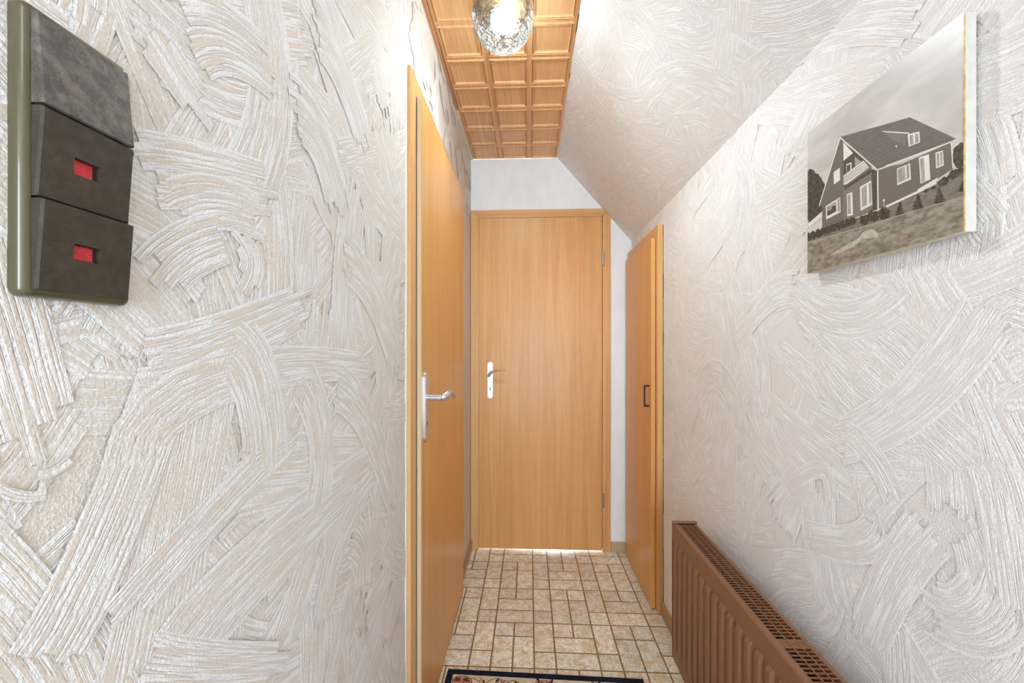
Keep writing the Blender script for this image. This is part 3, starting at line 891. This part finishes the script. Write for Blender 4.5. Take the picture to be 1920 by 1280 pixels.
# trees, lawn
blob('tree', A1(45, 690), 26, 48, 40, .10); blob('tree', A1(20, 620), 16, 26, 26, .15)
blob('tree', A2(640, 470), 15, 22, 24, .12); blob('tree', A2(660, 400), 8, 12, 20, .2)
flat('grass2', [A1(0, 980), A1(250, 880), A1(621, 740), A2(300, 740), A2(450, 690), A2(700, 560), A2(700, 830), A1(621, 850), A1(0, 1050)])
flat('white', [A1(18, 890), A1(120, 800), A1(122, 835), A1(20, 915)]); line('white', A1(18, 965), A1(122, 915), 1.2)
for k in range(5): line('white', A1(36 + k * 20, 960 - k * 9), A1(36 + k * 20, 905 - k * 8), .8)
# gable end, set-back bay, long front
flat('wall', [A1(250, 268), A1(290, 300), A1(290, 880), A1(120, 935), A1(120, 760), A1(100, 765)])
flat('wall2', [A1(274, 300), A1(480, 470), A1(490, 800), A1(290, 870), A1(274, 880)])
flat('shade', [A1(274, 300), A1(400, 390), A1(470, 480), A1(276, 625)])
flat('white', [A1(274, 295), A1(345, 375), A1(276, 432)])
flat('glassp', [A1(355, 400), A1(405, 440), A1(360, 475)]); flat('white', [A1(296, 458), A1(334, 442), A1(334, 500), A1(298, 520)]); flat('shade', [A1(300, 466), A1(325, 455), A1(325, 508), A1(300, 520)])
flat('white', [A1(276, 540), A1(420, 430), A1(462, 480), A1(300, 602), A1(276, 608)])
for k in range(4): line('shade', A1(276, 556 + k * 13), A1(424 + k * 10, 444 + k * 11), .9)
flat('shade', [A1(276, 628), A1(474, 490), A1(476, 520), A1(290, 640)])
flat('wall', [A1(478, 490), A1(520, 505), A1(621, 470), A1(700, 455), A2(560, 350), A2(580, 575), A2(450, 660), A2(0, 905), A1(530, 790), A1(490, 800)])
flat('shade', [A1(478, 490), A1(518, 506), A1(516, 790), A1(488, 800)])
# roof
flat('roof', [A1(250, 258), A1(621, 155), A2(205, 135), A2(420, 235), A2(610, 322), A2(560, 350), A2(0, 556), A1(530, 497), A1(515, 497)])
for k in range(1, 17):
    t = k / 17
    a = (A1(250, 258)[0] * (1 - t) + A1(525, 497)[0] * t, A1(250, 258)[1] * (1 - t) + A1(525, 497)[1] * t)
    b = (A2(205, 135)[0] * (1 - t) + A2(600, 330)[0] * t, A2(205, 135)[1] * (1 - t) + A2(600, 330)[1] * t)
    line('roofline', a, b, 1.0)
for p, q, w in ((A1(250, 262), A1(520, 497), 2.6), (A1(250, 268), A1(98, 762), 1.8), (A1(525, 497), A1(621, 460), 1.8), (A2(0, 556), A2(560, 348), 2.4), (A2(560, 348), A2(605, 325), 1.6), (A2(562, 355), A2(578, 572), 2.2), (A1(525, 505), A1(528, 785), 2.4)): line('white', p, q, w)
# dormer
flat('dormer', [A1(560, 215), A1(621, 222), A2(180, 272), A2(168, 380), A2(60, 330)])
line('white', A1(560, 216), A2(0, 260), 1.6); line('white', A2(0, 260), A2(200, 272), 2.2)
flat('white', [A2(190, 282), A2(290, 258), A2(295, 350), A2(198, 388)]); line('roof', A2(180, 290), A2(184, 380), 1.2)
flat('glassp', [A2(205, 290), A2(236, 282), A2(240, 364), A2(208, 376)]); flat('glassp', [A2(250, 279), A2(280, 272), A2(284, 346), A2(254, 358)])
blob('white', A2(93, 385), 2, 1.6, 10, .1)
# windows and doors
flat('white', [A1(204, 515), A1(250, 482), A1(252, 572), A1(206, 604)])
flat('white', [A1(147, 762), A1(252, 696), A1(256, 805), A1(150, 860)]); flat('shade', [A1(156, 768), A1(222, 728), A1(224, 800), A1(158, 836)]); flat('glassp', [A1(232, 712), A1(248, 703), A1(250, 796), A1(234, 804)])
flat('glassp', [A1(158, 768), A1(222, 728), A1(222, 758), A1(196, 760), A1(186, 790), A1(160, 800)])
flat('white', [A1(300, 675), A1(340, 660), A1(346, 825), A1(304, 838)]); flat('glassp', [A1(306, 684), A1(326, 676), A1(330, 815), A1(308, 822)])
flat('white', [A1(396, 622), A1(478, 575), A1(486, 750), A1(400, 798)]); flat('glassp', [A1(408, 630), A1(444, 608), A1(448, 752), A1(410, 772)]); flat('glassp', [A1(460, 600), A1(476, 590), A1(480, 735), A1(464, 745)])
flat('white', [A2(98, 575), A2(210, 530), A2(218, 668), A2(100, 720)]); flat('glassp', [A2(104, 580), A2(166, 556), A2(172, 672), A2(106, 700)]); flat('glassp', [A2(178, 548), A2(200, 540), A2(208, 654), A2(182, 666)])
flat('white', [A2(285, 482), A2(372, 452), A2(384, 668), A2(300, 705)]); flat('glassp', [A2(296, 494), A2(328, 482), A2(338, 680), A2(308, 695)])
flat('white', [A2(428, 440), A2(492, 420), A2(500, 548), A2(432, 576)]); flat('glassp', [A2(438, 448), A2(458, 442), A2(464, 552), A2(440, 562)]); flat('glassp', [A2(468, 438), A2(484, 432), A2(490, 538), A2(472, 548)])
flat('white', [A2(275, 755), A2(450, 650), A2(440, 705), A2(280, 785)])
line('white', A1(228, 895), A1(490, 805), 1.6); line('white', A1(490, 805), A1(621, 750), 2.2); line('white', A2(0, 905), A2(290, 770), 4.0)
line('white', A1(571, 770), A1(570, 715), .9); blob('white', A1(570, 720), 2.2, 2.2, 12, .1)
# shrubs in front
for i in range(10): blob('tree', A1(20 + i * 36, 985 - i * 13), 6.5, 7.5, 18, .28)
for x, y, r in ((425, 860, 9), (490, 835, 11), (575, 815, 11)): blob('tree', A1(x, y), r, r * 1.05, 20, .3)
def fir(c, w, h):
    pr = random.Random(int(c[0])); pts = [(c[0], c[1] - h)]
    for k in range(1, 6): pts += [(c[0] + w * k / 5 * pr.uniform(.8, 1.1), c[1] - h + h * k / 5), (c[0] + w * k / 5 * .6, c[1] - h + h * (k + .15) / 5)]
    pts += [(c[0] - w * k / 5 * .6, c[1] - h + h * (k + .15) / 5) if j else (c[0] - w * k / 5 * pr.uniform(.8, 1.1), c[1] - h + h * k / 5) for k in range(5, 0, -1) for j in (1, 0)]
    flat('tree', pts)
fir(A2(125, 975), 11, 26); fir(A2(280, 925), 14, 30); fir(A2(462, 870), 15, 29); fir(A2(655, 770), 8, 20)
for x, y, r in ((490, 690, 11), (590, 620, 13), (650, 590, 9), (350, 765, 5), (410, 740, 4)): blob('tree', A2(x, y), r, r * .7, 18, .25, -.35)
# meadow and boulder
flat('grass', [A1(0, 1035), A1(300, 950), A1(621, 850), A2(0, 1010), A2(300, 930), A2(700, 812), A2(700, 1300), (1500, 560)])
line('stone', A1(0, 1035), A1(621, 852), 1.2); line('stone', A2(0, 1012), A2(672, 815), 1.2)
flat('stone', [A1(180, 1120), A1(270, 1060), A1(380, 1000), A1(430, 940), A1(480, 928), A1(535, 960), A1(530, 990), A1(420, 1000), A1(340, 1060), A1(270, 1095)])
obj('photo_print', pb, [PM[k] for k in keys], pic, recalc=False)
# thin worn gilt line round the near edges
bm = bmesh.new()
box(bm, (PXF + .0002, PYN - .0003, PZ0), (PXF + .0022, PYN + .0006, PZ1)); box(bm, (PXF + .0002, PYN, PZ0 - .0003), (PXF + .0012, PYF, PZ0 + .0005))
obj('gilt_edge', bm, PM['gold'], pic)

# ------------------------------------------------------------------ radiator under the photograph
RX0, RX1, RYF, RYN, RB, RT = 0.480, 0.566, 1.382, 0.300, 0.165, 0.622
rad = thing('radiator', ((RX0 + RX1) / 2, (RYF + RYN) / 2, RB), 'brown ribbed panel radiator with a top grille along the right wall', 'radiator')
def ribbed(x, sgn):
    """vertical ribs pressed out of a flat sheet"""
    bm = bmesh.new()
    p, n = 0.040, int((RYF - RYN - .02) / 0.040)
    y = RYF - .012
    prof = []
    for k in range(n):
        for dy, dx in ((0, 0), (.006, 0), (.012, 1), (.028, 1), (.034, 0)): prof.append((y - k * p - dy, dx))
    prof = [(RYF - .001, 0)] + prof + [(RYN + .001, 0)]
    za, zb, zc, zd = RB, RB + .045, RT - .052, RT - .012
    zs = [(za, 0), (zb, 0), (zb + .010, 1), (zc - .010, 1), (zc, 0), (zd, 0)]
    G = [[bm.verts.new((x - sgn * .0065 * dx * m, yy, z)) for yy, dx in prof] for z, m in zs]
    for A, B in zip(G, G[1:]):
        for k in range(len(A) - 1): bm.faces.new([A[k], A[k + 1], B[k + 1], B[k]])
    # rolled top edge and return at the back
    t1 = [bm.verts.new((x - sgn * 0.0, yy, RT - .003)) for yy, _ in prof]
    t2 = [bm.verts.new((x + sgn * .003, yy, RT)) for yy, _ in prof]
    t3 = [bm.verts.new((x + sgn * .012, yy, RT)) for yy, _ in prof]
    t4 = [bm.verts.new((x + sgn * .012, yy, RB)) for yy, _ in prof]
    for A, B in ((G[-1], t1), (t1, t2), (t2, t3), (t3, t4), (t4, G[0])):
        for k in range(len(A) - 1): bm.faces.new([A[k], A[k + 1], B[k + 1], B[k]])
    return bm
obj('front_panel', ribbed(RX0 + .0065, 1), M['rad'], rad, True, 30)
bm = bmesh.new(); box(bm, (RX1 - .012, RYN, RB), (RX1 - .001, RYF - .001, RT - .002), .002); obj('back_panel', bm, M['rad'], rad)
# side covers with a rounded lip
for y0, y1 in ((RYF - .0006, RYF + .0022), (RYN - .0022, RYN + .0006)):
    bm = bmesh.new(); box(bm, (RX0 + .0045, y0, RB), (RX1, y1, RT + .004), .0008)
    box(bm, (RX0 + .0035, min(y0, y1 - .014) if y0 > 1 else y0, RT + .0012), (RX1 + .001, y1 if y0 > 1 else y0 + .014, RT + .0062), .0015)
    obj('side_cover', bm, M['rad'], rad)
# top grille: rails, cross bars, bridge
gz = RT - .001
GX0, GX1 = RX0 + .0195, RX1 - .0130
for x, w in ((GX0, .003), (GX1, .003)):
    bm = bmesh.new(); box(bm, (x - w / 2, RYN + .002, gz - .008), (x + w / 2, RYF - .014, gz + .002), .0006); obj('grille_rail', bm, M['rad'], rad)
for x in (GX0 + (GX1 - GX0) * .36, GX0 + (GX1 - GX0) * .70):
    bm = bmesh.new(); cyl(bm, (x, RYN + .002, gz + .0018), (x, RYF - .014, gz + .0018), .0013, 6); obj('grille_wire', bm, M['rad'], rad)
barm = bmesh.new(); box(barm, (-(GX1 - GX0) / 2, -.0009, -.0012), ((GX1 - GX0) / 2, .0009, .0012))
bme = bpy.data.meshes.new('grille_bar'); barm.to_mesh(bme); barm.free(); bme.materials.append(M['rad'])
base = wloc(rad); nb = 0
y = RYF - .022
BRIDGE = 0.823
while y > RYN + .01:
    if abs(y - BRIDGE) > .012:
        o = bpy.data.objects.new('grille_bar', bme); col.objects.link(o); o.parent = rad
        o.location = Vector(((GX0 + GX1) / 2, y, gz)) - base; nb += 1
    y -= .0105
bm = bmesh.new()
for k in range(4): box(bm, (GX0, BRIDGE - .011 + k * .0058, gz - .0016), (GX1, BRIDGE - .0068 + k * .0058, gz + .0012), .0004)
obj('grille_bridge', bm, M['rad'], rad)
# folded convector sheet between the panels
bm = bmesh.new()
xa, xb = RX0 + .022, RX1 - .016
xs = []
y = RYN + .01
k = 0
A = []; 
while y < RYF - .02:
    xx = xa + .004 if k % 2 == 0 else xb - .022
    A.append((bm.verts.new((xx, y, RB + .02)), bm.verts.new((xx, y, RT - .060))))
    A.append((bm.verts.new((xx, y + .010, RB + .02)), bm.verts.new((xx, y + .010, RT - .060))))
    y += .0135; k += 1
for p, q in zip(A, A[1:]): bm.faces.new([p[0], q[0], q[1], p[1]])
obj('convector_sheet', bm, M['rad_shade'], rad)
bm = bmesh.new(); y = RYN + .02
while y < RYF - .03:
    box(bm, (xb - .012, y, RT - .034), (xb - .002, y + .010, RT - .024)); y += .025
setp(obj('spot_weld', bm, M['rad'], rad), kind='stuff')
bm = bmesh.new(); cyl(bm, (RX0 + .026, RYF - .016, RT - .006), (RX0 + .026, RYF - .034, RT - .006), .0045, 10); cyl(bm, (RX0 + .026, RYF - .034, RT - .006), (RX0 + .026, RYF - .042, RT - .006), .0028, 8)
setp(obj('bleed_valve', bm, M['hinge'], rad, True, 50), 'small metal bleed valve')
for y in (RYF - .16, RYN + .16):
    bm = bmesh.new(); box(bm, (RX1 - .002, y - .02, RB + .03), (XR - .0008, y + .02, RT - .05), .001); obj('wall_bracket', bm, M['rad'], rad)

# ------------------------------------------------------------------ rug
rug_c = Vector((0.040, 0.80, 0.0003))
ROT = math.radians(-1.3)
HW, HL = 0.3595, 0.690
rug = thing('rug', rug_c, 'oriental patterned rug with navy border lying on the tiled floor', 'rug')
rug.rotation_euler.z = ROT
def pile(name, a, b, scale=900):
    g = N(name); p = g.pos(); v = g.noise(p, scale, 2, .6); w = g.noise(p, 60, 3)
    g.set(Base_Color=g.mix(g.mapr(g.math('ADD', g.math('MULTIPLY', v, .6), g.math('MULTIPLY', w, .4)), .35, .65), a, b), Roughness=0.95, Specular_IOR_Level=0.1)
    g.bump(v, 0.0015, 0.8); return g.m
RM = {'navy': pile('rug_navy', S(18, 20, 34), S(40, 42, 58)), 'cream': pile('rug_cream', S(196, 178, 150), S(228, 212, 186)), 'red': pile('rug_red', S(110, 42, 36), S(146, 66, 54)),
      'brown': pile('rug_brown', S(92, 64, 42), S(126, 92, 62)), 'olive': pile('rug_olive', S(104, 96, 62), S(134, 124, 84)), 'rose': pile('rug_rose', S(176, 122, 104), S(200, 150, 128))}
def robj(name, bm, mats):
    bmesh.ops.recalc_face_normals(bm, faces=bm.faces[:])
    me = bpy.data.meshes.new(name); bm.to_mesh(me); bm.free()
    for m in mats: me.materials.append(m)
    o = bpy.data.objects.new(name, me); col.objects.link(o); o.parent = rug; return o
RTZ = 0.0075
bm = bmesh.new(); BW = 0.024
for lo, hi in (((-HW, -HL), (HW, -HL + BW)), ((-HW, HL - BW), (HW, HL)), ((-HW, -HL + BW), (-HW + BW, HL - BW)), ((HW - BW, -HL + BW), (HW, HL - BW))):
    box(bm, (lo[0], lo[1], 0), (hi[0], hi[1], RTZ + .0006), .0015)
robj('border', bm, [RM['navy']])
bm = bmesh.new(); box(bm, (-HW + BW, -HL + BW, 0), (HW - BW, HL - BW, RTZ - .0006)); robj('ground', bm, [RM['cream']])
bm = bmesh.new(); box(bm, (-HW + .15, -HL + .15, RTZ - .0006), (HW - .15, HL - .15, RTZ), ); robj('centre_field', bm, [RM['red']])
bm = bmesh.new()
rl = [0]
def petal(c, ang, a, b, mi, n=12, off=0.0, lay=1):
    rl[0] += 1
    z = RTZ - .0004 + lay * .00005 + (rl[0] % 8) * .000004
    d = Vector((math.cos(ang), math.sin(ang))); p = Vector((-d.y, d.x)); c = Vector(c) + d * off
    f = bm.faces.new([bm.verts.new((*(c + d * a * math.cos(2 * PI * k / n) + p * b * math.sin(2 * PI * k / n)), z)) for k in range(n)])
    f.material_index = mi
def rosette(c, r, mis):
    petal(c, 0, r, r * .8, mis[0], 24, lay=2)
    petal(c, 0, r * .90, r * .70, 0, 24, lay=3)
    petal(c, 0, r * .84, r * .64, mis[0], 24, lay=4)
    for k in range(8): petal(c, 2 * PI * k / 8, r * .26, r * .14, mis[1] if k % 2 else 4, 10, r * .55, lay=5)
    petal(c, 0, r * .36, r * .30, mis[2], 14, lay=6)
    for k in range(6): petal(c, 2 * PI * k / 6 + .3, r * .10, r * .05, mis[3], 8, r * .24, lay=7)
def vine(p0, p1, amp, turns, mi, leaves):
    p0, p1 = Vector(p0), Vector(p1); d = (p1 - p0); L = d.length; d.normalize(); n = Vector((-d.y, d.x)); m = int(turns * 14)
    pts = [p0 + d * L * i / m + n * amp * math.sin(2 * PI * turns * i / m) for i in range(m + 1)]
    rl[0] += 1; z = RTZ - .0005
    for a, b in zip(pts, pts[1:]):
        q = (b - a).normalized(); w = Vector((-q.y, q.x)) * .0017
        f = bm.faces.new([bm.verts.new((*v, z)) for v in (a + w, a - w, b - w, b + w)]); f.material_index = mi
    for i in range(2, m, 4): petal(pts[i], math.atan2(d.y, d.x) + (1.1 if (i // 4) % 2 else -1.1), .010, .0045, leaves[(i // 4) % len(leaves)], 10, .011)
mats = [RM[k] for k in ('cream', 'red', 'brown', 'olive', 'rose', 'navy')]
BC = 0.060                                                    # middle of the patterned band from the edge
for side in range(4):
    horiz = side < 2
    L = (HW if horiz else HL) - BC
    fix = (HL if horiz else HW) - BC
    sg = 1 if side % 2 else -1
    P = (lambda t: (t, sg * fix)) if horiz else (lambda t: (sg * fix, t))
    vine(P(-L), P(L), .022, 4 if horiz else 8, 2, (1, 4, 3, 5))
    vine(P(L), P(-L), .028, 3.5 if horiz else 7, 3, (5, 1, 2))
    nn = 5 if horiz else 9
    for k in range(0 if horiz else 1, nn if horiz else nn - 1):
        t = -L + 2 * L * k / (nn - 1)
        rosette(P(t), .040 if k % 2 == 0 else .028, (2, 1, 4, 5) if k % 2 == 0 else (1, 0, 2, 5))
for f in bm.faces:
    if f.normal.z < 0: f.normal_flip()
o = robj('woven_pattern', bm, mats); o['kind'] = 'stuff'
